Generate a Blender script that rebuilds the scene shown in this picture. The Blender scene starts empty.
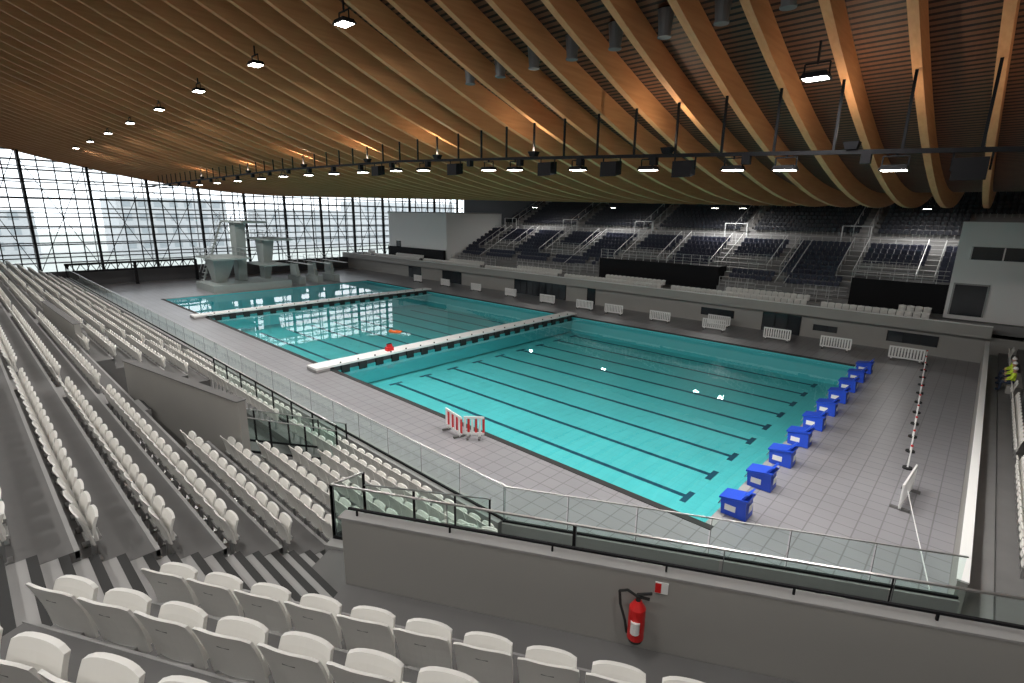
import bpy, math, random
from mathutils import Vector, Matrix
import numpy as np
random.seed(4)
scene=bpy.context.scene
try:
    scene.view_settings.view_transform='Standard'
    scene.view_settings.look='None'
    scene.view_settings.exposure=0.0
except Exception as e: print(e)

# ---------------------------------------------------------------- materials
def mat(name,col,rough=0.6,metal=0.0,emit=None,estr=0.0,noise=0.0,nscale=3.0,spec=0.5):
    m=bpy.data.materials.new(name); m.use_nodes=True
    nt=m.node_tree; b=nt.nodes['Principled BSDF']
    b.inputs['Base Color'].default_value=(*col,1); b.inputs['Roughness'].default_value=rough
    b.inputs['Metallic'].default_value=metal
    b.inputs['Specular IOR Level'].default_value=spec
    if emit:
        b.inputs['Emission Color'].default_value=(*emit,1); b.inputs['Emission Strength'].default_value=estr
    if noise>0:
        tc=nt.nodes.new('ShaderNodeTexCoord'); n=nt.nodes.new('ShaderNodeTexNoise'); n.inputs['Scale'].default_value=nscale
        n.inputs['Detail'].default_value=4
        r=nt.nodes.new('ShaderNodeMixRGB'); r.blend_type='MIX'
        r.inputs[1].default_value=(*[c*(1-noise) for c in col],1); r.inputs[2].default_value=(*[min(1,c*(1+noise)) for c in col],1)
        nt.links.new(tc.outputs['Object'],n.inputs['Vector']); nt.links.new(n.outputs['Fac'],r.inputs[0]); nt.links.new(r.outputs[0],b.inputs['Base Color'])
    return m
def tile_mat(name,c1,c2,mortar,sx,sy,rough=0.5,ms=.015):
    m=bpy.data.materials.new(name); m.use_nodes=True; nt=m.node_tree; b=nt.nodes['Principled BSDF']
    tc=nt.nodes.new('ShaderNodeTexCoord'); br=nt.nodes.new('ShaderNodeTexBrick')
    br.offset=0.0; br.inputs['Scale'].default_value=1; br.inputs['Brick Width'].default_value=sx; br.inputs['Row Height'].default_value=sy
    br.inputs['Mortar Size'].default_value=ms; br.inputs['Color1'].default_value=(*c1,1); br.inputs['Color2'].default_value=(*c2,1); br.inputs['Mortar'].default_value=(*mortar,1)
    nt.links.new(tc.outputs['Object'],br.inputs['Vector'])
    n=nt.nodes.new('ShaderNodeTexNoise'); n.inputs['Scale'].default_value=0.35; n.inputs['Detail'].default_value=5
    nt.links.new(tc.outputs['Object'],n.inputs['Vector'])
    mx=nt.nodes.new('ShaderNodeMixRGB'); mx.blend_type='MULTIPLY'; mx.inputs[0].default_value=0.25
    nt.links.new(br.outputs['Color'],mx.inputs[1]); nt.links.new(n.outputs['Fac'],mx.inputs[2])
    nt.links.new(mx.outputs[0],b.inputs['Base Color']); b.inputs['Roughness'].default_value=rough
    return m
def glass_mat(name,tint,refl=1.45,rough=0.0,wave=0.0,fac=1.0):
    m=bpy.data.materials.new(name); m.use_nodes=True; nt=m.node_tree
    for n in list(nt.nodes): nt.nodes.remove(n)
    o=nt.nodes.new('ShaderNodeOutputMaterial'); t=nt.nodes.new('ShaderNodeBsdfTransparent'); g=nt.nodes.new('ShaderNodeBsdfGlossy')
    t.inputs[0].default_value=(*tint,1); g.inputs['Roughness'].default_value=rough; g.inputs[0].default_value=(1,1,1,1)
    f=nt.nodes.new('ShaderNodeFresnel'); mx=nt.nodes.new('ShaderNodeMixShader')
    ge=nt.nodes.new('ShaderNodeNewGeometry'); mr=nt.nodes.new('ShaderNodeMapRange')
    mr.inputs['To Min'].default_value=refl; mr.inputs['To Max'].default_value=1/refl
    nt.links.new(ge.outputs['Backfacing'],mr.inputs['Value']); nt.links.new(mr.outputs[0],f.inputs[0])
    mu=nt.nodes.new('ShaderNodeMath'); mu.operation='MULTIPLY'; mu.inputs[1].default_value=fac
    nt.links.new(f.outputs[0],mu.inputs[0])
    nt.links.new(mu.outputs[0],mx.inputs[0]); nt.links.new(t.outputs[0],mx.inputs[1]); nt.links.new(g.outputs[0],mx.inputs[2]); nt.links.new(mx.outputs[0],o.inputs[0])
    if wave>0:
        tc=nt.nodes.new('ShaderNodeTexCoord'); n=nt.nodes.new('ShaderNodeTexNoise'); n.inputs['Scale'].default_value=1.3; n.inputs['Detail'].default_value=2
        bp=nt.nodes.new('ShaderNodeBump'); bp.inputs['Strength'].default_value=wave; bp.inputs['Distance'].default_value=0.02
        nt.links.new(tc.outputs['Object'],n.inputs['Vector']); nt.links.new(n.outputs['Fac'],bp.inputs['Height'])
        nt.links.new(bp.outputs[0],g.inputs['Normal']); nt.links.new(bp.outputs[0],f.inputs['Normal'])
    return m
def wood_mat(name,c1,c2,stripe=None):
    m=bpy.data.materials.new(name); m.use_nodes=True; nt=m.node_tree; b=nt.nodes['Principled BSDF']; b.inputs['Roughness'].default_value=0.6
    b.inputs['Specular IOR Level'].default_value=0.3
    tc=nt.nodes.new('ShaderNodeTexCoord'); mp=nt.nodes.new('ShaderNodeMapping'); mp.inputs['Scale'].default_value=(6,0.35,6)
    n=nt.nodes.new('ShaderNodeTexNoise'); n.inputs['Scale'].default_value=1.5; n.inputs['Detail'].default_value=6
    nt.links.new(tc.outputs['Object'],mp.inputs[0]); nt.links.new(mp.outputs[0],n.inputs['Vector'])
    r=nt.nodes.new('ShaderNodeMixRGB'); r.inputs[1].default_value=(*c1,1); r.inputs[2].default_value=(*c2,1)
    nt.links.new(n.outputs['Fac'],r.inputs[0]); out=r.outputs[0]
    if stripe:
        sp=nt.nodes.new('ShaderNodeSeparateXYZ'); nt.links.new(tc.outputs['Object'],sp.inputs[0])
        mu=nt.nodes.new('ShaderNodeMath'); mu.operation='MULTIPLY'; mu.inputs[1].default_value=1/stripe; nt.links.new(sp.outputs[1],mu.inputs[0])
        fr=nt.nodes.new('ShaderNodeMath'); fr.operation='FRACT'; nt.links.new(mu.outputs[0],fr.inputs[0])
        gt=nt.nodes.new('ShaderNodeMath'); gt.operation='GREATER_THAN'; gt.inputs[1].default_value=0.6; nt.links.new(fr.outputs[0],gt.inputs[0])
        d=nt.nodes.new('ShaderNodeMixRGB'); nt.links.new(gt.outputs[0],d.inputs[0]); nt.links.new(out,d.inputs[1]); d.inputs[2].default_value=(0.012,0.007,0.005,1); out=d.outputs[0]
    nt.links.new(out,b.inputs['Base Color']); return m

M={}
M['conc']=mat('concrete_grey',(0.34,0.335,0.33),0.75,noise=0.12,nscale=1.2)
M['conc_d']=mat('concrete_stand_floor',(0.15,0.147,0.145),0.8,noise=0.15,nscale=1.5)
M['conc_f']=mat('concrete_far_stand',(0.27,0.27,0.27),0.8,noise=0.15,nscale=1.0)
M['wallg']=mat('painted_wall_grey',(0.34,0.33,0.31),0.6,noise=0.05,nscale=0.8)
M['white']=mat('white_paint',(0.84,0.84,0.83),0.5)
M['seat']=mat('seat_white_plastic',(0.78,0.765,0.73),0.38)
M['seatd']=mat('seat_dark_plastic',(0.022,0.024,0.034),0.45)
M['seatb']=mat('seat_navy_plastic',(0.045,0.05,0.085),0.4)
M['black']=mat('black_panel',(0.010,0.010,0.012),0.7,spec=.2)
M['steel']=mat('dark_steel',(0.012,0.012,0.014),0.7,0.0,spec=.15)
M['galv']=mat('brushed_steel',(0.5,0.5,0.5),0.35,0.9)
M['dark']=mat('dark_wall',(0.08,0.08,0.085),0.8)
M['nos']=mat('stair_nosing_black',(0.02,0.02,0.02),0.7)
M['deck']=tile_mat('deck_tile',(0.335,0.33,0.35),(0.32,0.315,0.335),(0.21,0.205,0.215),0.6,0.6,0.34,.02)
M['basin']=tile_mat('pool_basin_tile',(0.12,0.65,0.685),(0.115,0.635,0.665),(0.10,0.58,0.61),0.5,0.5,0.5)
M['basinw']=mat('pool_basin_wall',(0.08,0.48,0.52),0.5)
M['basind']=mat('pool_basin_deep',(0.03,0.44,0.53),0.5)
M['lane']=mat('lane_line_tile',(0.010,0.07,0.12),0.5)
M['water']=glass_mat('pool_water',(0.90,0.99,0.99),1.33,0.0,0.10,0.85)
M['glass']=glass_mat('railing_glass',(0.82,0.92,0.89),1.45,0.0,0,0.8)
M['fglass']=glass_mat('facade_glass',(0.96,0.98,0.98),1.4,0.0,0,0.6)
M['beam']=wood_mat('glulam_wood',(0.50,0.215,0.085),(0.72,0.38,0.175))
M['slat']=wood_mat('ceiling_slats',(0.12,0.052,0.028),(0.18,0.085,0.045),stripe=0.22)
M['blue']=mat('starting_block_blue',(0.02,0.08,0.62),0.4)
M['red']=mat('red_paint',(0.65,0.02,0.02),0.35)
M['orange']=mat('orange_plastic',(0.8,0.15,0.03),0.4)
M['tower']=mat('tower_concrete',(0.36,0.40,0.385),0.7,noise=0.08)
M['duct']=mat('duct_grey',(0.12,0.13,0.14),0.5)
M['lamp']=mat('lamp_lens',(1,1,1),0.4,emit=(1,0.97,0.9),estr=25)
M['win']=mat('dark_window',(0.02,0.025,0.03),0.1)
M['extwin']=mat('exterior_window',(0.35,0.38,0.40),0.3)
M['hivis']=mat('hivis_vest',(0.65,0.85,0.05),0.6)
M['navy']=mat('navy_cloth',(0.02,0.03,0.06),0.8)
M['skin']=mat('skin',(0.55,0.33,0.23),0.5)
M['ext']=mat('exterior_building',(0.50,0.51,0.52),0.8,noise=0.06,nscale=0.1)
M['ground']=mat('exterior_ground',(0.40,0.42,0.39),0.9)
M['louver']=mat('louver_aluminium',(0.30,0.315,0.33),0.5)
M['rail']=mat('railing_painted_light',(0.56,0.57,0.58),0.45)

# ---------------------------------------------------------------- mesh builder
class MB:
    def __init__(s): s.v=[]; s.f=[]; s.m=[]; s.mats=[]
    def mi(s,k):
        if k not in s.mats: s.mats.append(k)
        return s.mats.index(k)
    def add(s,vs,fs,k):
        o=len(s.v); s.v.extend([tuple(a) for a in vs]); i=s.mi(k)
        for f in fs: s.f.append([o+a for a in f]); s.m.append(i)
    def hexa(s,p,k):
        s.add(p,[(3,2,1,0),(4,5,6,7),(0,1,5,4),(1,2,6,5),(2,3,7,6),(3,0,4,7)],k)
    def box(s,x0,x1,y0,y1,z0,z1,k):
        s.hexa([(x0,y0,z0),(x1,y0,z0),(x1,y1,z0),(x0,y1,z0),(x0,y0,z1),(x1,y0,z1),(x1,y1,z1),(x0,y1,z1)],k)
    def tbox(s,T,x0,x1,y0,y1,z0,z1,k):
        s.hexa([T(*p) for p in [(x0,y0,z0),(x1,y0,z0),(x1,y1,z0),(x0,y1,z0),(x0,y0,z1),(x1,y0,z1),(x1,y1,z1),(x0,y1,z1)]],k)
    def bar(s,p,q,w,h,k):
        p=Vector(p); q=Vector(q); d=(q-p)
        if d.length<1e-6: return
        d.normalize(); up=Vector((0,0,1)) if abs(d.z)<0.95 else Vector((1,0,0))
        r=d.cross(up).normalized()*(w/2); u=r.cross(d).normalized()*(h/2)
        s.hexa([p-r-u,p+r-u,q+r-u,q-r-u,p-r+u,p+r+u,q+r+u,q-r+u],k)
    def cyl(s,p,q,r,k,n=10,r2=None):
        p=Vector(p); q=Vector(q); d=(q-p).normalized(); up=Vector((0,0,1)) if abs(d.z)<0.95 else Vector((1,0,0))
        a=d.cross(up).normalized(); b=a.cross(d); r2=r if r2 is None else r2
        vs=[p+(a*math.cos(2*math.pi*i/n)+b*math.sin(2*math.pi*i/n))*r for i in range(n)]+[q+(a*math.cos(2*math.pi*i/n)+b*math.sin(2*math.pi*i/n))*r2 for i in range(n)]
        fs=[(i,(i+1)%n,n+(i+1)%n,n+i) for i in range(n)]+[tuple(range(n))[::-1],tuple(range(n,2*n))]
        s.add(vs,fs,k)
    def obj(s,name,smooth=False):
        me=bpy.data.meshes.new(name); me.from_pydata(s.v,[],s.f)
        for k in s.mats: me.materials.append(M[k])
        me.polygons.foreach_set('material_index',s.m)
        if smooth: me.polygons.foreach_set('use_smooth',[True]*len(s.f))
        me.update(); o=bpy.data.objects.new(name,me); scene.collection.objects.link(o); return o
    def copy_into(s,o,T):
        off=len(o.v); o.v.extend([T(*a) for a in s.v]); idx=[o.mi(k) for k in s.mats]
        for f,m in zip(s.f,s.m): o.f.append([off+a for a in f]); o.m.append(idx[m])

CX,CY,CZ=5.3,-15.1,9.6
TA=math.radians(27.8); tx,ty=math.cos(TA),math.sin(TA); nx,ny=-math.sin(TA),math.cos(TA)
def C(t,n,z): return (CX+t*tx+n*nx, CY+t*ty+n*ny, z)

# ---------------------------------------------------------------- pool shell
XE=-78.0; PX0=-60.0; XW=6.0; YF=31.5
b=MB()
b.box(-26,0,0,25,-1.7,-1.5,'basin'); b.box(-47,-26,0,25,-1.9,-1.7,'basin'); b.box(PX0,-47,0,25,-3.2,-2.6,'basind')
b.box(PX0,0.3,-0.3,0,-3.2,0.0,'basinw'); b.box(PX0,0.3,25,25.3,-3.2,0.0,'basinw'); b.box(0,0.3,0,25,-3.2,0.0,'basinw'); b.box(PX0-.3,PX0,-0.3,25.3,-3.2,0.0,'basinw')
for i in range(10):
    y=1.25+2.5*i
    b.box(-22.4,-2,y-.125,y+.125,-1.5,-1.493,'lane'); b.box(-2.25,-2,y-.5,y+.5,-1.5,-1.492,'lane'); b.box(-22.6,-22.35,y-.5,y+.5,-1.5,-1.492,'lane')
    b.box(-44.5,-26.8,y-.125,y+.125,-1.7,-1.693,'lane')
b.obj('pool_basin')
b=MB(); b.add([(PX0,0,-0.06),(0,0,-0.06),(0,25,-0.06),(PX0,25,-0.06)],[(0,1,2,3)],'water'); b.obj('pool_water')
b=MB()
b.box(XE,25,-8,-0.3,-0.4,0.05,'deck'); b.box(XE,25,25.3,33,-0.4,0.05,'deck'); b.box(0.3,25,-0.3,25.3,-0.4,0.05,'deck'); b.box(XE,PX0-.3,-0.3,25.3,-0.4,0.05,'deck')
b.obj('floor')
b=MB()
b.box(PX0-.3,0.3,-.3,-.02,0.0,0.075,'nos'); b.box(PX0-.3,0.3,25.02,25.3,0,0.075,'nos'); b.box(0.02,0.3,-.02,25.02,0,0.07,'conc'); b.box(PX0-.3,PX0-.02,-.02,25.02,0,0.07,'conc')
b.obj('trim_pool_gutter')
def bulkhead(x0,x1):
    b=MB(); b.box(x0,x1,-1.2,25.6,0.22,0.34,'white'); b.box(x0+.12,x1-.12,0.05,24.95,-1.4,-.12,'basinw'); b.box(x0+.2,x1-.2,0.05,24.95,-.12,.22,'dark')
    for y in np.arange(0.5,24.6,1.25):
        b.box(x0+.02,x1-.02,y,y+.55,-.3,0.21,'nos'); b.cyl((x1-.15,y,0.34),(x1-.15,y,0.42),.05,'steel',6)
    b.box(x0,x1,-1.2,-.3,0.075,.22,'conc'); b.box(x0,x1,25.3,25.6,0.075,.22,'conc')
    b.obj('pool_bulkhead')
bulkhead(-24.7,-23.5); bulkhead(-47.2,-46.0)
for i in range(10):
    y=1.25+2.5*i; b=MB()
    b.hexa([(.15,y-.33,.07),(.95,y-.33,.07),(.95,y+.33,.07),(.15,y+.33,.07),(.1,y-.33,.58),(.9,y-.33,.72),(.9,y+.33,.72),(.1,y+.33,.58)],'blue')
    b.hexa([(.05,y-.36,.6),(.97,y-.36,.75),(.97,y+.36,.75),(.05,y+.36,.6),(.05,y-.36,.66),(.97,y-.36,.81),(.97,y+.36,.81),(.05,y+.36,.66)],'blue')
    b.hexa([(.72,y-.3,.78),(.82,y-.3,.8),(.82,y+.3,.8),(.72,y+.3,.78),(.9,y-.3,1.0),(.96,y-.3,1.0),(.96,y+.3,1.0),(.9,y+.3,1.0)],'blue')
    b.box(.25,.6,y-.345,y-.33,.25,.45,'white'); b.box(.955,.965,y-.15,y+.15,.3,.55,'white')
    b.bar((.08,y-.2,.5),(.0,y-.2,.3),.03,.03,'galv'); b.bar((.08,y+.2,.5),(.0,y+.2,.3),.03,.03,'galv'); b.bar((.0,y-.2,.3),(.0,y+.2,.3),.03,.03,'galv')
    b.obj('starting_block')

# ---------------------------------------------------------------- seats
def shell(b,fn,nu,nv,th,k):
    g=[[Vector(fn(-1+2*i/nu,j/nv)) for i in range(nu+1)] for j in range(nv+1)]
    vs=[];W=nu+1
    for j in range(nv+1):
        for i in range(nu+1): vs.append(g[j][i])
    for j in range(nv+1):
        for i in range(nu+1): vs.append(g[j][i]+Vector((0,-th,0)))
    N=W*(nv+1); fs=[]
    for j in range(nv):
        for i in range(nu):
            a=j*W+i; fs.append((a,a+W,a+W+1,a+1)); fs.append((N+a,N+a+1,N+a+W+1,N+a+W))
    for i in range(nu):
        fs.append((i,i+1,N+i+1,N+i)); a=nv*W+i; fs.append((a,N+a,N+a+1,a+1))
    for j in range(nv):
        a=j*W; fs.append((a,N+a,N+a+W,a+W)); a=j*W+nu; fs.append((a,a+W,N+a+W,N+a))
    b.add(vs,fs,k)
def seat_template(nu,nv,k,detail=True):
    b=MB()
    def back(u,v):
        w=.240*(1-0.06*(1-v))*(1-.03*max(0,v-.85)/.15); x=u*w
        z=.34+.49*v-(0.026*abs(u)**5*v)+.014*(1-u*u)*v
        y=.02-.11*v+.04*u*u+ .02*math.sin(v*math.pi)
        return (x,y,z)
    def pan(u,v):
        w=.215*(1-.12*abs(v-.4)); x=u*w; z=.38+.37*v-.03*abs(u)**4*v; y=.12+.04*v-.035*math.sin(v*math.pi)-.02*u*u
        return (x,y,z)
    shell(b,back,nu,nv,.022,k); shell(b,pan,nu,nv,.035,k)
    if detail:
        b.box(-.15,.15,-.03,.14,.36,.40,'galv'); b.bar((0,.04,.0),(0,.06,.38),.05,.08,'galv'); b.box(-.08,.08,-.02,.12,0,.015,'galv')
        b.box(-.05,.05,-.066,-.056,.70,.715,'conc_d')
    else: b.bar((0,.04,.0),(0,.06,.38),.05,.06,'galv')
    return b
S_hi=seat_template(8,6,'seat'); S_mid=seat_template(4,3,'seat',False); S_lo=seat_template(2,1,'seat',False)
S_d=seat_template(2,1,'seatd',False); S_b=seat_template(2,1,'seatb',False)
def place(B,S,x,y,z,rot):
    c,s=math.cos(rot),math.sin(rot)
    S.copy_into(B,lambda a,b_,d:(x+a*c-b_*s,y+a*s+b_*c,z+d))

# ---------------------------------------------------------------- near stand (left block)
RUN=.83; RISE=.415
st=MB(); seats=MB()
def rowz(i): return 1.2+RISE*i
def rowy(i): return -6.3-RUN*i
NR=11
for i in range(NR):
    y1=rowy(i); y0=y1-RUN; z=rowz(i); xr=-2.6
    pit=(-12.4<y0 and y1<-7.6)
    if pit:
        st.box(XE+4,-20,y0,y1,-.1,z,'conc_d'); st.box(-9,xr,y0,y1,-.1,z,'conc_d'); st.box(-20,-9,y0,y1,-.1,1.3,'conc_d')
    else: st.box(XE+4,xr,y0,y1,-.1,z,'conc_d')
    st.box(XE+4,-20 if pit else xr,y1-.05,y1+.004,z-.1,z+.004,'conc')
    if pit: st.box(-9,xr,y1-.05,y1+.004,z-.1,z+.004,'conc')
    x=-2.95
    while x>XE+6:
        inpit=pit and -20.6<x<-8.4
        seg=(abs(x)+3)%15
        aisle=seg<1.3
        if not inpit and not aisle:
            S=S_hi if x>-9 else (S_mid if x>-25 else S_lo)
            place(seats,S,x+random.uniform(-.01,.01),y0+.12,z,random.uniform(-.02,.02))
        x-=.5
st.box(XE+4,-2.6,-19,rowy(NR-1)-RUN,-.1,rowz(NR-1)+.05,'conc_d')
st.box(XE+4,-3.2,-6.3,-5.9,-.1,1.55,'conc')
for k in range(5):
    xa=-(15*k)-12.6
    for i in range(NR):
        if k<1 and -12.4<rowy(i)-RUN and rowy(i)<-7.6: continue
        st.box(xa-.6,xa+.55,rowy(i)-.02,rowy(i)+.28,-.0,rowz(i)-RISE*.5,'conc'); st.box(xa-.6,xa+.55,rowy(i)+.22,rowy(i)+.285,rowz(i)-RISE*.5,rowz(i)-RISE*.5+.006,'nos')
st.obj('grandstand_near')
for xx in np.arange(-3,XE+6,-.5):
    if (abs(xx)+3)%15>1.3: place(seats,S_lo if xx<-12 else S_mid,xx,-17.3,rowz(NR-1)+.05,0)
seats.obj('spectator_seats_near')

def wall_seg(name,p0,p1,z0,z1,th,k,cap=None):
    b=MB(); p0=Vector((*p0,0)); p1=Vector((*p1,0)); d=(p1-p0).normalized(); r=Vector((-d.y,d.x,0))*th/2
    def Z(z): return Vector((0,0,z))
    b.hexa([p0-r+Z(z0),p1-r+Z(z0),p1+r+Z(z0),p0+r+Z(z0),p0-r+Z(z1),p1-r+Z(z1),p1+r+Z(z1),p0+r+Z(z1)],k)
    if cap:
        r2=r*1.25
        b.hexa([p0-r2+Z(z1),p1-r2+Z(z1),p1+r2+Z(z1),p0+r2+Z(z1),p0-r2+Z(z1+.03),p1-r2+Z(z1+.03),p1+r2+Z(z1+.03),p0+r2+Z(z1+.03)],cap)
    return b.obj(name)
wall_seg('vomitory_parapet',(-7.7,-10.8),(-13.9,-11.9),1.2,5.0,.2,'wallg','conc_d')
wall_seg('vomitory_parapet',(-22,-12.0),(-30,-12.2),1.2,4.9,.2,'wallg','conc_d')

def railing(name,p0,p1,za,zb,h,step=1.5,post='steel',top='galv',pw=.05,every=1):
    b=MB(); p0=Vector((p0[0],p0[1],za)); p1=Vector((p1[0],p1[1],zb)); L=(p1-p0).length; n=max(1,round(L/step))
    up=Vector((0,0,h))
    for i in range(n):
        a=p0.lerp(p1,(i+.012)/n); c=p0.lerp(p1,(i+.988)/n); lo=Vector((0,0,.06))
        b.add([a+lo,c+lo,c+up,a+up],[(0,1,2,3)],'glass')
        b.bar(a+lo,a+up,.012,.012,'duct')
    for i in range(0,n+1,every):
        a=p0.lerp(p1,i/n)
        if post: b.bar(a,a+up,pw,.02,post)
    b.bar(p0+up,p1+up,.04,.025,top); b.bar(p0+Vector((0,0,.03)),p1+Vector((0,0,.03)),.06,.06,'steel')
    return b.obj(name)
railing('glass_railing',(-3.1,-6.1),(XE+4,-6.1),1.55,1.55,1.05,1.8,None)
L1a=C(-3.3,11.85,0); L1b=C(7.1,11.85,0)
railing('glass_railing',L1a[:2],L1b[:2],1.55,1.55,1.05,1.8,None)
R2a=C(-5.05,7,0); R2b=C(11.95,7,0)
railing('glass_railing',R2a[:2],R2b[:2],3.95,3.95,1.05,2.125,'steel',every=2,pw=.07)
railing('glass_railing',(-10.4,-10.6),(-10.4,-6.6),4.0-.9,1.3,1.05,1.2,'steel')
railing('glass_railing',(-9,-7.7),(-20,-7.7),2.0,2.0,1.05,1.6,'steel')
railing('glass_railing',(-9,-10.7),(-9,-7.7),3.2,1.8,1.05,1.2,'steel')
railing('glass_railing',(-2.5,-10.6),(-2.6,-7.2),3.7,1.9,1.0,1.2,'steel')
railing('glass_railing',C(-5.05,7,0)[:2],(-2.5,-10.6),3.95,3.9,1.05,1.0,'steel')

b=MB(); nst=22
for j in range(nst):
    y1=-10.0-.277*j; z=rowz(0)+ (RISE/RUN)*(-6.3-y1)-.2
    x1=-.6 if y1>-13.2 else 1.6
    b.box(-2.6,x1,y1-.277,y1,-.1,z+.14,'conc')
    b.box(-2.6,x1,y1-.10,y1+.003,z+.136,z+.146,'nos')
b.obj('stair_aisle')
b=MB(); cs=MB()
for j in range(6):
    n1=11.75-RUN*j; z=1.2+RISE*j
    b.tbox(C,-6.2+.1*j,7.2,n1-RUN,n1,-.1,z,'conc_d')
b.tbox(C,-3.3,7.1,11.75,11.95,-.1,1.55,'conc')
b.tbox(C,-5,14,4.96,6.8,-.1,3.9,'conc_d')
b.tbox(C,-5.1,14,6.77,7.05,-.1,3.95,'conc')
b.obj('grandstand_corner_lower')
for t in (.02,.52,3.3,3.8):
    place(cs,S_mid,*C(t,11.75-RUN*3+.12,1.2+RISE*2),TA)
for j in range(1,4):
    for t in np.arange(-5.2,-2.9,.5): place(cs,S_mid,*C(t,11.75-RUN*(j+1)+.12,1.2+RISE*j),TA)
cs.obj('spectator_seats_corner_lower')
b=MB(); b.tbox(C,-3.36,12,4.8,4.95,3.0,6.0,'wallg'); b.tbox(C,-3.4,12,4.79,4.96,6.0,6.025,'conc')
b.tbox(C,-3.30,12,4.86,4.89,6.1,6.125,'steel')
for t in np.arange(-3.2,12,1.2): b.tbox(C,t,t+.02,4.87,4.89,6.0,6.12,'steel')
b.obj('wall_parapet')
b=MB(); cs=MB()
b.tbox(C,-3.36,12,3.9,4.79,2,5.1,'conc_d')
for k in range(9):
    z=5.52+.5*k; b.tbox(C,-4.4,12,3.08-.85*k,3.95-.85*k,2,z,'conc_d')
    b.tbox(C,-4.42,12,3.93-.85*k,3.955-.85*k,z-.08,z+.004,'conc')
    if k<4:
        t=-4.15
        while t<7:
            if not(k==3 and abs(t)<1.5): place(cs,S_hi,*C(t,3.2-.85*k,z),TA+random.uniform(-.03,.03))
            t+=.52
b.obj('grandstand_corner_upper'); cs.obj('spectator_seats_corner')
b=MB()
ex=C(.15,4.66,0); X,Y=ex[0],ex[1]; e=.23
b.cyl((X,Y,5.12+e),(X,Y,5.48+e),.085,'red',16); b.cyl((X,Y,5.48+e),(X,Y,5.56+e),.085,'red',16,.035); b.cyl((X,Y,5.56+e),(X,Y,5.62+e),.025,'nos',8)
b.cyl((X,Y,5.08+e),(X,Y,5.12+e),.07,'nos',14,.085)
b.bar((X-.02,Y,5.62+e),(X+.12,Y+.05,5.68+e),.03,.015,'nos'); b.bar((X-.02,Y,5.6+e),(X+.1,Y+.05,5.6+e),.03,.015,'nos')
pts=[Vector((X,Y,5.6+e)),Vector((X-.1,Y-.05,5.66+e)),Vector((X-.19,Y-.05,5.6+e)),Vector((X-.17,Y-.05,5.45+e)),Vector((X-.1,Y-.06,5.3+e)),Vector((X-.08,Y-.04,5.15+e))]
for a,c in zip(pts[:-1],pts[1:]): b.cyl(a,c,.014,'nos',6)
b.cyl((X+.02,Y-.06,5.22+e),(X+.02,Y-.06,5.36+e),.05,'white',10)
b.obj('fire_extinguisher')
b=MB(); b.tbox(C,.31,.44,4.785,4.797,5.82,5.95,'white'); b.tbox(C,.31,.37,4.78,4.786,5.83,5.94,'red'); b.obj('extinguisher_sign')

# ---------------------------------------------------------------- end stand (right)
b=MB(); es=MB()
b.box(XW,XW+.18,-.9,YF,0,1.75,'wallg'); b.box(XW-.02,XW+.2,-.9,YF,1.75,1.79,'white')
b.box(XW+.18,6.75,-3,YF,-.1,.9,'conc')
for i in range(10):
    b.box(6.75+.85*i,6.75+.85*(i+1) if i<9 else 24,-3,YF,-.1,1.1+.42*i,'conc_d')
    for y in np.arange(1,30,.5):
        if i==0 and 20.2<y<24.2: continue
        if (y%9)>1.2: place(es,S_mid,7.25+.85*i,y,1.1+.42*i,math.pi/2)
b.obj('grandstand_end'); es.obj('spectator_seats_end')

# ---------------------------------------------------------------- far side
b=MB()
b.box(XE,XW+.2,YF,YF+.25,1.95,2.75,'wallg'); b.box(XE,XW+.2,YF-.03,YF+.28,2.75,2.8,'white')
b.box(XE,XW+18,YF+.9,YF+1.1,0,1.9,'wallg')
b.obj('wall_far_parapet')
b=MB()
for (x0,x1,z1) in [(-8.5,-5.5,1.7),(-4.5,-2.8,1.2),(-14,-11,1.4),(-38,-30,1.85),(-27,-26,1.85),(-52,-48,1.7),(.5,3.5,1.5),(-60,-57,1.7)]:
    b.box(x0,x1,YF+.86,YF+.9,.05 if z1>1.5 else .7,z1,'win')
    for xx in np.arange(x0,x1+.01,1.0): b.box(xx-.03,xx+.03,YF+.84,YF+.9,.05 if z1>1.5 else .7,z1,'steel')
b.obj('window_far_lower')
b=MB(); fs=MB(); fd=MB(); wr=MB()
def whiterail(x0,x1,y,z,h=1.0,st=.9):
    for q in (1,.66,.33): wr.bar((x0,y,z+h*q),(x1,y,z+h*q),.035,.035,'rail')
    for x in np.arange(x0,x1+.01,st): wr.bar((x,y,z),(x,y,z+h),.045,.045,'rail')
for i in range(2):
    b.box(XE,3.4,YF+.3+.8*i,YF+1.1+.8*i,2.0,2.3+.3*i,'conc_f')
    for x in np.arange(-72,3,.5):
        blk=(x+200)%13
        if blk<1.0 or (i>0 and blk<6) : continue
        place(fs,S_lo,x,YF+.85+.8*i,2.3+.3*i,math.pi)
b.box(XE,24,YF+1.9,36,2.0,2.65,'conc_f')
blacks=[(-28,-14.2),(-3,3.3)]
for x0,x1 in blacks:
    b.box(x0,x1,36,38.1,2.6,4.9,'black'); whiterail(x0+.1,x1-.1,36.1,4.9,1.0)
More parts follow.
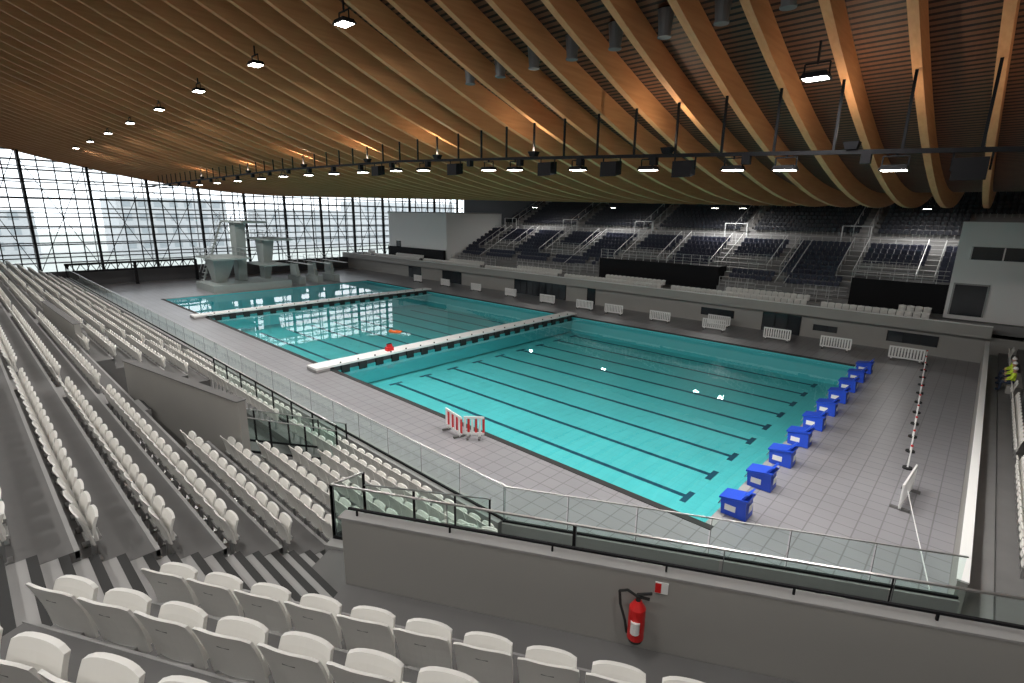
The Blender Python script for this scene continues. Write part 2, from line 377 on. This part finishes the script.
for x0,x1 in [(-53.4,-28),(-14.2,-3)]:
    for j in range(4):
        b.box(x0,x1,36+.55*j,36.55+.55*j if j<3 else 38.1,2.6,2.65+.42*(j+1),'conc_f')
    whiterail(x0+.2,x0+3.5,36.0,3.0); whiterail(x1-3.5,x1-.2,36.0,3.0)
    xx=x0+1
    while xx<x1-1:
        if (xx-x0)%6<4.8:
            place(fd,S_b,xx,36.9,3.5,math.pi); place(fd,S_b,xx,37.6,3.95,math.pi)
        xx+=.5
    wr.bar((x0+5.2,36.1,3.9),(x0+5.2,44,7.6),.06,.06,'rail'); wr.bar((x1-5.2,36.1,3.9),(x1-5.2,44,7.6),.06,.06,'rail')
for x0,x1 in [(-53,-44),(-40,-30),(-13,-8),(-7,-4)]:
    whiterail(x0,x1,35.0,2.65,1.05)
b.box(-67.5,-53.6,33.9,34.35,2.65,4.3,'black')
for i in range(22):
    y0=38.1+.85*i+(1.2 if i>=7 else 0); z=4.3+.40*i+(.5 if i>=7 else 0)
    b.box(-53.4,24 if i>12 else 3.3,y0,min(59.9,y0+.85+(1.2 if i==6 else 0)),2,z,'conc_f')
    for x in np.arange(-53,3.1 if i<=12 else 20,.5):
        p=(x+200)%11.5
        if p<1.4: continue
        if i<7 and 5.8<p<7.0: continue
        if i==7: continue
        if i<3 and p<5.8: continue
        place(fd,S_b if i<7 else S_d,x,y0+.55,z,math.pi)
whiterail(-53,3,38.1+.85*7+.1,4.3+.4*6+.1,1.1,1.2)
for k in range(5):
    x0=-50.6+11.5*k; whiterail(x0+1.2,x0+5.4,38.1+.2,4.35,1.0); whiterail(x0+1.2,x0+5.4,38.1+2.55,5.15,.9)
    for o in (0,1.2,5.6,6.8): 
        wr.bar((x0+o,38.3,5.3),(x0+o,43.9,8.0),.05,.05,'rail')
        for q in range(5): wr.bar((x0+o,38.3+1.4*q,4.3+.67*q),(x0+o,38.3+1.4*q,5.3+.67*q),.05,.05,'rail')
for x in np.arange(-51.4,3,11.5):
    for i in range(8,22):
        y0=38.1+.85*i+1.2; z=4.8+.4*i
        if i%2==0: wr.bar((x+1.5,y0,z),(x+1.5,y0,z+1),.05,.05,'rail'); wr.bar((x+.2,y0,z),(x+.2,y0,z+1),.05,.05,'rail')
        b.box(x+.1,x+1.6,y0-.4,y0,z-.4,z-.2,'conc')
    for o in (.2,1.5): wr.bar((x+o,38.1+.85*8+1.2,9),(x+o,38.1+.85*20+1.2,4.8+8.0+1),.06,.06,'rail')
for x in np.arange(-52,3,11.5):
    yq=38.1+.85*7
    wr.bar((x,yq+1.2,7.1),(x,yq+1.2,9.0),.09,.09,'rail'); wr.bar((x,yq+1.2,9.0),(x+2.4,yq+1.2,9.0),.08,.08,'rail'); wr.bar((x+2.4,yq+1.2,7.1),(x+2.4,yq+1.2,9.0),.09,.09,'rail')
b.obj('grandstand_far'); fs.obj('spectator_seats_far_lower'); fd.obj('spectator_seats_far_upper'); wr.obj('far_stand_railing')
b=MB(); b.box(-68,-53.5,34.5,46,2.7,9.6,'white'); b.box(-68.1,-53.42,34.4,46,9.6,9.75,'conc'); b.box(-66,-64.8,34.44,34.5,3,5.2,'win'); b.obj('wall_far_left_block')
b=MB(); b.box(3.4,24,34,48,2.7,9.6,'white'); b.obj('wall_far_right_block')
b=MB()
b.box(4.2,9.5,33.94,34,7.0,7.9,'win')
for x in (4.2,5.9,7.6,9.3): b.box(x-.04,x+.04,33.92,34,7.0,7.9,'galv')
b.obj('window_right_block')
b=MB(); b.box(3.7,5.5,33.93,33.995,3.0,5.2,'win'); b.box(3.62,3.72,33.9,33.995,3,5.3,'conc'); b.box(5.48,5.58,33.9,33.995,3,5.3,'conc'); b.box(3.62,5.58,33.9,33.995,5.2,5.3,'conc'); b.obj('door_right_block')

# ---------------------------------------------------------------- envelope
b=MB(); b.box(XE,25,60,60.3,0,30,'dark'); b.obj('wall_far')
b=MB(); b.box(XE,25,-32.3,-32,0,40,'dark'); b.obj('wall_near')
b=MB(); b.box(25,25.3,-32,60,0,40,'dark'); b.obj('wall_right')

def zr(X,Y):
    f=max(0,min(1,-(X)/78.0)); z0=10.3+1.5*f; a=.0088-.0045*f
    return z0+a*(Y-22)**2
Ys=list(np.linspace(-32,60,56)); PITCH=1.65
b=MB()
for k in range(-12,50):
    xk=-.3-PITCH*k
    if xk<XE-1: break
    vs=[]
    for Y in Ys:
        z=zr(xk,Y); vs+=[(xk-.11,Y,z),(xk+.11,Y,z),(xk+.11,Y,z+.9),(xk-.11,Y,z+.9)]
    f=[]
    for i in range(len(Ys)-1):
        o=4*i
        f+=[(o,o+4,o+5,o+1),(o+1,o+5,o+6,o+2),(o+3,o+7,o+4,o)]
    b.add(vs,f,'beam')
b.obj('ceiling_timber_beams')
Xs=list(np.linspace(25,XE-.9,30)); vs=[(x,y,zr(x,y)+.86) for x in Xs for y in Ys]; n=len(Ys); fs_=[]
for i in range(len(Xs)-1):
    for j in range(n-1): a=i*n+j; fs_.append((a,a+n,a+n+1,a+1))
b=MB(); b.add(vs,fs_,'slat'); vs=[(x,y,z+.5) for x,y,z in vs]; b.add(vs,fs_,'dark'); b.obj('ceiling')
b=MB()
for k in range(-4,7):
    x=-1.12-PITCH*k; y=0; z=zr(x,y); b.cyl((x,y,z+.15),(x,y,z+.82),.17,'duct',14,.24); b.cyl((x,y,z+.1),(x,y,z+.15),.2,'duct',14)
b.obj('air_diffusers')

# ---------------------------------------------------------------- lamps & rigs
def lamp(x,y,z,power,ztop=None,light=True):
    b=MB(); zt=ztop or zr(x,y)
    b.bar((x,y,z+.35),(x,y,zt),.05,.05,'steel')
    b.bar((x-.3,y,z+.08),(x-.3,y,z+.38),.03,.04,'steel'); b.bar((x+.3,y,z+.08),(x+.3,y,z+.38),.03,.04,'steel'); b.bar((x-.3,y,z+.38),(x+.3,y,z+.38),.04,.04,'steel')
    b.hexa([(x-.34,y-.26,z),(x+.34,y-.26,z),(x+.34,y+.26,z),(x-.34,y+.26,z),(x-.28,y-.2,z+.14),(x+.28,y-.2,z+.14),(x+.28,y+.2,z+.14),(x-.28,y+.2,z+.14)],'steel')
    b.box(x-.28,x+.28,y-.2,y+.2,z-.012,z,'lamp')
    o=b.obj('pendant_floodlight')
    if light:
        l=bpy.data.lights.new('floodlight','AREA'); l.energy=power; l.size=.5; l.color=(1,.97,.93); lo=bpy.data.objects.new('floodlight_beam',l); scene.collection.objects.link(lo); lo.location=(x,y,z-.05); lo.parent=o
def rz(x): return float(np.interp(x,[-75,-60,-35,-20,-10,5,12],[12.2,12.4,12.6,12.4,12.0,11.35,11.05]))
for x in (2.9,.1,-1.5,-7.8,-13,-18,-24,-31,-39,-49,-60): lamp(x,3,rz(x)-.5,400,rz(x))
for x in (-4.6,-11.3,-20.5,-27.5,-35,-44,-54,-66): lamp(x,3,rz(x)-.5,0,rz(x),False)
for k in range(8): lamp(-11.7-7.2*k,-5,15.6-.06*k,320)
for x in (9,1,-8,-18,-30,-44): lamp(x,-15,18.0,290)  # row added out of view to brighten the near stand
for x in (9,0,-10,-24): lamp(x,-23,20.0,430)  # unseen row added behind the camera to light the seat backs
lamp(1.07,1.2,13.2,240)
for x in (-44,-31,-18,-15,0.5,12): lamp(x,43,10.6,270)
# uplights added on the rig to wash the timber in warm light
for x in (6.5,1.8,-3.9,-10.2,-16.8,-23.4,-31.6,-41.5,-53):
    b=MB(); R=rz(x)+.07
    b.hexa([(x-.14,2.88,R),(x+.14,2.88,R),(x+.14,3.12,R),(x-.14,3.12,R),(x-.2,2.82,R+.2),(x+.2,2.82,R+.2),(x+.2,3.18,R+.2),(x-.2,3.18,R+.2)],'steel')
    o=b.obj('added_rig_uplight')
    l=bpy.data.lights.new('added_uplight','AREA'); l.energy=70; l.size=.32; l.color=(1,.80,.58); lo=bpy.data.objects.new('added_uplight_beam',l); scene.collection.objects.link(lo); lo.location=(x,3,R+.22); lo.rotation_euler=(math.pi-.35,0,0); lo.parent=o
b=MB()
xs=[12,5,-3,-10,-20,-35,-50,-60,-75]
for a,c in zip(xs[:-1],xs[1:]):
    b.bar((a,3,rz(a)),(c,3,rz(c)),.12,.12,'steel')
for k in range(-6,42):
    x=-.3-PITCH*k; b.bar((x,3,rz(x)),(x,3,zr(x,3)-.01),.07,.07,'steel')
for k in range(-3,40):
    x=-1.1-PITCH*k
    if k%2==0: b.box(x-.12,x+.12,2.88,3.12,rz(x)-.32,rz(x)-.06,'black')
b.obj('lighting_rig')
for x in (4.5,-3.2,-6.2,-9.4,-15.4,-22.3):
    R=rz(x)
    b=MB(); b.hexa([(x-.35,2.75,R-.75),(x+.35,2.75,R-.75),(x+.3,3.25,R-.65),(x-.3,3.25,R-.65),(x-.35,2.75,R-.2),(x+.35,2.75,R-.2),(x+.3,3.25,R-.15),(x-.3,3.25,R-.15)],'black')
    b.bar((x-.38,3,R-.5),(x-.38,3,R),.03,.05,'steel'); b.bar((x+.38,3,R-.5),(x+.38,3,R),.03,.05,'steel'); b.obj('rig_loudspeaker')

# ---------------------------------------------------------------- glazed end wall
b=MB(); g=MB()
ys=np.arange(-32,61,1.5)
for i,y in enumerate(ys):
    w=.24 if i%4==0 else .11
    b.box(XE-.1,XE+.1+(.3 if i%4==0 else 0),y-w/2,y+w/2,1.9,zr(XE,y)+.7,'steel')
for z in np.arange(1.9,24,1.75):
    dy=math.sqrt(max(0,(z-11.8)/.0043)) if z>11.9 else 0
    if dy==0: b.box(XE-.06,XE+.08,-31.9,59.9,z-.06,z+.06,'steel')
    else:
        if 22-dy>-31: b.box(XE-.06,XE+.08,-31.9,22-dy,z-.06,z+.06,'steel')
        if 22+dy<59: b.box(XE-.06,XE+.08,22+dy,59.9,z-.06,z+.06,'steel')
for i in range(0,len(ys)-4,4):
    y0,y1=ys[i],ys[i+4]; z1=zr(XE,(y0+y1)/2)
    for (a,c) in ((y0,y1),(y1,y0)): b.cyl((XE+.3,a,1.9),(XE+.3,c,z1),.04,'steel',5)
b.obj('window_frame_end')
for a,c in zip(Ys[:-1],Ys[1:]): g.add([(XE,a,1.9),(XE,c,1.9),(XE,c,zr(XE,c)+.8),(XE,a,zr(XE,a)+.8)],[(0,1,2,3)],'fglass')
g.obj('window_end')
b=MB(); b.box(XE-.2,XE+.2,-31.9,59.9,0,1.9,'dark'); b.obj('wall_end_base')
b=MB()
b.bar((XE+2,-6,2.9),(XE+2,8,2.9),.3,.25,'steel'); b.bar((XE+2,-6,2.0),(XE+2,8,2.0),.25,.2,'steel')
for y in np.arange(-6,8,1.0): b.bar((XE+2,y,2),(XE+2,y+.5,2.9),.08,.08,'steel'); b.bar((XE+2,y+.5,2.9),(XE+2,y+1,2.0),.08,.08,'steel')
for y in (-5.8,1,8): b.bar((XE+2,y,0.05),(XE+2,y,2.9),.3,.3,'steel')
b.obj('steel_truss_gantry')
b=MB()
for z in np.arange(2.8,26,1.1): b.box(XE-2.6,XE-1.7,-32,60,z,z+.16,'louver')
for y in np.arange(-32,61,6): b.box(XE-2.2,XE-2.1,y-.05,y+.05,-1,26,'louver')
b.obj('facade_louvers')
b=MB()
for (x,y,w,d,h) in [(-130,-60,14,30,13),(-140,-15,12,26,9),(-135,22,16,22,12),(-140,60,14,30,10),(-150,100,14,40,13)]:
    b.box(x-w,x,y-d/2,y+d/2,-1,h,'ext')
    for z in np.arange(1,h-1,3):
        for q in np.arange(y-d/2+1,y+d/2-2,3): b.box(x,x+.05,q,q+1.6,z,z+1.6,'extwin')
b.obj('exterior_buildings')
b=MB(); b.box(-300,XE-.2,-200,200,-1.2,-1,'ground'); b.obj('exterior_ground')
b=MB(); b.box(XE,25,-32,-8,-.4,-.05,'conc'); b.box(XE,25,33,60,-.4,-.05,'conc'); b.obj('floor_under_stands')

# ---------------------------------------------------------------- diving tower
b=MB()
b.hexa([(-65.8,9.4,0.9),(-64.4,9.4,0.9),(-64.4,10.4,0.9),(-65.8,10.4,0.9),(-65.6,9.3,8.1),(-63.6,9.3,8.1),(-63.6,10.5,8.1),(-65.6,10.5,8.1)],'tower')
b.box(-66.5,-59.5,8.6,11.4,8.1,8.33,'tower')
b.hexa([(-65.5,12.5,0.9),(-64.2,12.5,0.9),(-64.2,13.3,0.9),(-65.5,13.3,0.9),(-65.5,12.2,6.0),(-63,12.2,6.0),(-63,13.6,6.0),(-65.5,13.6,6.0)],'tower')
b.box(-66,-59.5,11.5,14.5,6.0,6.22,'tower')
b.box(-66.5,-59.8,5.4,9.3,3.9,4.1,'tower'); b.hexa([(-65.5,6.6,0.9),(-64,6.6,0.9),(-64,7.8,0.9),(-65.5,7.8,0.9),(-65.5,6.0,3.9),(-62.5,6.0,3.9),(-62.5,8.6,3.9),(-65.5,8.6,3.9)],'tower')
b.box(-67,-60.8,5.2,14.5,0.05,.9,'tower')
b.box(-66,-59.8,11,14.0,2.9,3.06,'tower')
for q in range(16): b.box(-67.9,-66.8,6+.18*q,6.3+.18*q,.9+.45*q,.97+.45*q,'tower')
b.bar((-66.8,6,1.9),(-66.8,8.8,9.2),.05,.05,'galv'); b.bar((-67.9,6,1.9),(-67.9,8.8,9.2),.05,.05,'galv'); b.bar((-67.35,6.1,.6),(-67.35,9,8.2),.25,.15,'tower')
for (x0,x1,y0,y1,z) in [(-66.5,-59.8,8.65,11.35,8.33),(-66,-59.8,11.55,14.45,6.22),(-66.5,-60,5.45,9.25,4.1)]:
    for y in (y0,y1):
        for h in (.5,1.0): b.bar((x0,y,z+h),(x1-.8,y,z+h),.05,.05,'galv')
        for x in np.arange(x0,x1-.7,1.2): b.bar((x,y,z),(x,y,z+1),.05,.05,'galv')
b.obj('diving_tower')
for y in (16.5,19,21.5):
    b=MB(); b.box(-65.5,-62,y-.4,y+.4,.05,1.0,'tower'); b.hexa([(-65,y-.25,1.0),(-63,y-.25,1.0),(-63,y+.25,1.0),(-65,y+.25,1.0),(-65,y-.2,2.7),(-63.5,y-.2,2.7),(-63.5,y+.2,2.7),(-65,y+.2,2.7)],'tower')
    b.box(-65.5,-59.3,y-.25,y+.25,2.85,2.9,'white'); b.box(-65,-63.5,y-.28,y+.28,2.7,2.85,'steel')
    for s in (-.45,.45):
        b.bar((-65.5,y+s,3.7),(-62,y+s,3.7),.04,.04,'galv'); b.bar((-65.5,y+s,3.3),(-62,y+s,3.3),.04,.04,'galv')
        for x in (-65.5,-64,-62): b.bar((x,y+s,2.7),(x,y+s,3.7),.04,.04,'galv')
    b.obj('springboard_stand')

# ---------------------------------------------------------------- barriers, posts, floats
def barrier(x,y,rot,w=1.6,k='white',k2=None,name='crowd_barrier'):
    b=MB(); c,s=math.cos(rot),math.sin(rot); T=lambda a,d,z:(x+a*c-d*s,y+a*s+d*c,z)
    b.tbox(T,-w/2,w/2,-.03,.03,.95,1.05,k); b.tbox(T,-w/2,w/2,-.03,.03,.22,.32,k); n=int(w/.18)
    for i in range(n+1):
        xx=-w/2+ (w-.08)*i/n; b.tbox(T,xx,xx+.1,-.025,.025,.3,.96,k2 if (k2 and i%2) else k)
    for xx in (-w/2+.15,w/2-.25): b.tbox(T,xx,xx+.1,-.28,.28,.05,.14,'conc_d'); b.tbox(T,xx,xx+.1,-.04,.04,.1,.25,k)
    b.obj(name)
for x in (2.1,-2.2,-6.3,-11.4,-16.5,-21.5,-25,-30): barrier(x,29,0.05,2.0)
for x in (-36,-42,-48,-54): barrier(x,29.5,0,1.8)
barrier(-11.8,31.1,0,2,)
barrier(4.55,6.3,1.5,2.2); barrier(-11.0,-1.1,-.2,1.4,'white','red','red_white_barrier'); barrier(-10.0,-.8,.7,.9,'white','red','red_white_barrier')
b=MB(); prev=None
for i in range(11):
    f=i/10; x=3.2+1.1*f; y=29-19.7*f
    b.cyl((x,y,.05),(x,y,.12),.17,'nos',10); b.cyl((x,y,.12),(x,y,1.0),.03,'white',6); b.cyl((x,y,1.0),(x,y,1.06),.05,'red',6)
    if prev: b.bar((prev[0],prev[1],.85),(x,y,.85),.012,.05,'white')
    prev=(x,y)
b.bar((4.6,5.2,.9),(5.6,-.3,.9),.012,.05,'white'); b.obj('stanchion_line')
b=MB()
b.cyl((-30.6,8.9,-.05),(-29.9,9.0,-.05),.16,'orange',10,.1); b.cyl((-29.9,9.0,-.04),(-29.5,9.2,-.02),.10,'orange',8,.06); b.cyl((-30.4,9.3,-.05),(-29.8,9.5,-.05),.08,'orange',8)
b.obj('rescue_float')
b=MB(); b.box(-24.3,-23.95,4.2,4.7,.34,.6,'red'); b.box(-24.25,-24.0,4.3,4.6,.6,.8,'red'); b.bar((-24.1,4.3,.82),(-24.1,4.6,.82),.06,.08,'nos'); b.obj('equipment_case')

# ---------------------------------------------------------------- people
def person(x,y,z,rot,name='worker_in_hivis',vest='hivis',sit=False,arm=0.0):
    me=bpy.data.meshes.new(name)
    if sit:
        V=[(0,0,.52),(0,.0,.78),(0,.0,1.0),(0,.0,1.1),(.1,.0,.5),(.12,.42,.5),(.12,.45,.06),(.12,.6,.03),(-.1,0,.5),(-.12,.42,.5),(-.12,.45,.06),(-.12,.6,.03),(.19,0,1.0),(.25,.08,.74),(.15,.32,.62),(-.19,0,1.0),(-.25,.08,.74),(-.15,.32,.62)]
    else:
        V=[(0,0,.93),(0,0,1.2),(0,0,1.42),(0,0,1.52),(.1,0,.88),(.11,.03,.48),(.12,0,.08),(.12,.16,.04),(-.1,0,.88),(-.11,.0,.48),(-.12,-.05,.08),(-.12,.12,.04),(.2,0,1.4),(.26,.02,1.12),(.24,.18+arm*.2,.95+arm*.3),(-.2,0,1.4),(-.26,.0,1.12),(-.25,.12,.88)]
    E=[(0,1),(1,2),(2,3),(0,4),(4,5),(5,6),(6,7),(0,8),(8,9),(9,10),(10,11),(2,12),(12,13),(13,14),(2,15),(15,16),(16,17)]
    R=[.15,.15,.14,.06,.10,.07,.05,.04,.10,.07,.05,.04,.07,.05,.035,.07,.05,.035]
    me.from_pydata(V,E,[]); o=bpy.data.objects.new(name,me); scene.collection.objects.link(o)
    m=o.modifiers.new('s','SKIN')
    for i,r in enumerate(R): me.skin_vertices[0].data[i].radius=(r,r*(.7 if i in(0,1,2) else 1))
    me.skin_vertices[0].data[0].use_root=True
    s2=o.modifiers.new('ss','SUBSURF'); s2.levels=1
    dg=bpy.context.evaluated_depsgraph_get(); nm=bpy.data.meshes.new_from_object(o.evaluated_get(dg))
    bpy.data.objects.remove(o)
    b=MB(); vs=[tuple(v.co) for v in nm.vertices]
    for p in nm.polygons:
        c=p.center; hip=.62 if sit else .92
        k=vest if c.z>hip and abs(c.x)<.3 else 'navy'
        if c.z>(1.06 if sit else 1.48): k='skin'
        if sit and c.z>.55 and c.y>.22 and c.y<.38 and abs(c.x)<.2: k='skin'
        if not sit and abs(c.x)>.22 and c.z<1.0: k='skin'
        b.add([vs[i] for i in p.vertices],[tuple(range(len(p.vertices)))],k)
    hz=1.22 if sit else 1.64
    def ball(cx,cy,cz,rx,ry,rz_,k,z0=-1.0):
        n,mn=12,8; vv=[];ff=[]
        for j in range(mn+1):
            ph=math.pi*(j/mn)*(1 if z0<-.9 else .55)
            for i in range(n): th=2*math.pi*i/n; vv.append((cx+rx*math.sin(ph)*math.cos(th),cy+ry*math.sin(ph)*math.sin(th),cz+rz_*math.cos(ph)))
        for j in range(mn):
            for i in range(n): ff.append((j*n+i,(j+1)*n+i,(j+1)*n+(i+1)%n,j*n+(i+1)%n))
        b.add(vv,ff,k)
    ball(0,.01,hz,.078,.095,.12,'skin'); ball(0,.105,hz-.01,.014,.02,.02,'skin'); ball(.03,.092,hz+.02,.012,.01,.01,'nos'); ball(-.03,.092,hz+.02,.012,.01,.01,'nos'); ball(0,.09,hz-.055,.025,.008,.008,'red')
    ball(0,0,hz+.02,.092,.108,.12,'white' if vest=='hivis' else 'nos',0)
    for v_i in range(len(b.v)):
        a,d,e=b.v[v_i]; c,s=math.cos(rot),math.sin(rot); b.v[v_i]=(x+a*c-d*s,y+a*s+d*c,z+e)
    b.obj(name,True)
b=MB(); b.box(7.0,7.6,20.4,24.0,1.1,1.5,'wallg'); b.obj('bench')
person(7.2,22.3,1.1,math.pi/2,sit=True); person(7.2,23.5,1.1,math.pi/2,sit=True); person(7.2,20.9,1.1,math.pi/2,sit=True)

# ---------------------------------------------------------------- world, camera
w=bpy.data.worlds.new('overcast_sky'); scene.world=w; w.use_nodes=True
w.node_tree.nodes['Background'].inputs[0].default_value=(.90,.95,1,1); w.node_tree.nodes['Background'].inputs[1].default_value=2.6
l=bpy.data.lights.new('window_portal','AREA'); l.shape='RECTANGLE'; l.size=90; l.size_y=16
lo=bpy.data.objects.new('window_portal',l); scene.collection.objects.link(lo); lo.location=(XE+.5,14,10); lo.rotation_euler=(math.pi/2,0,-math.pi/2)
l.cycles.is_portal=True

cam=bpy.data.cameras.new('camera'); co=bpy.data.objects.new('camera',cam); scene.collection.objects.link(co); scene.camera=co
cam.sensor_width=36; cam.lens=18.07; cam.clip_end=1000; cam.clip_start=.05
r=Vector((.734,.679,.0155)).normalized(); fw=Vector((-.656,.715,-.240)); fw=(fw-r*fw.dot(r)).normalized(); up=r.cross(fw)
m=Matrix(((r.x,up.x,-fw.x,CX),(r.y,up.y,-fw.y,CY),(r.z,up.z,-fw.z,CZ),(0,0,0,1)))
co.matrix_world=m
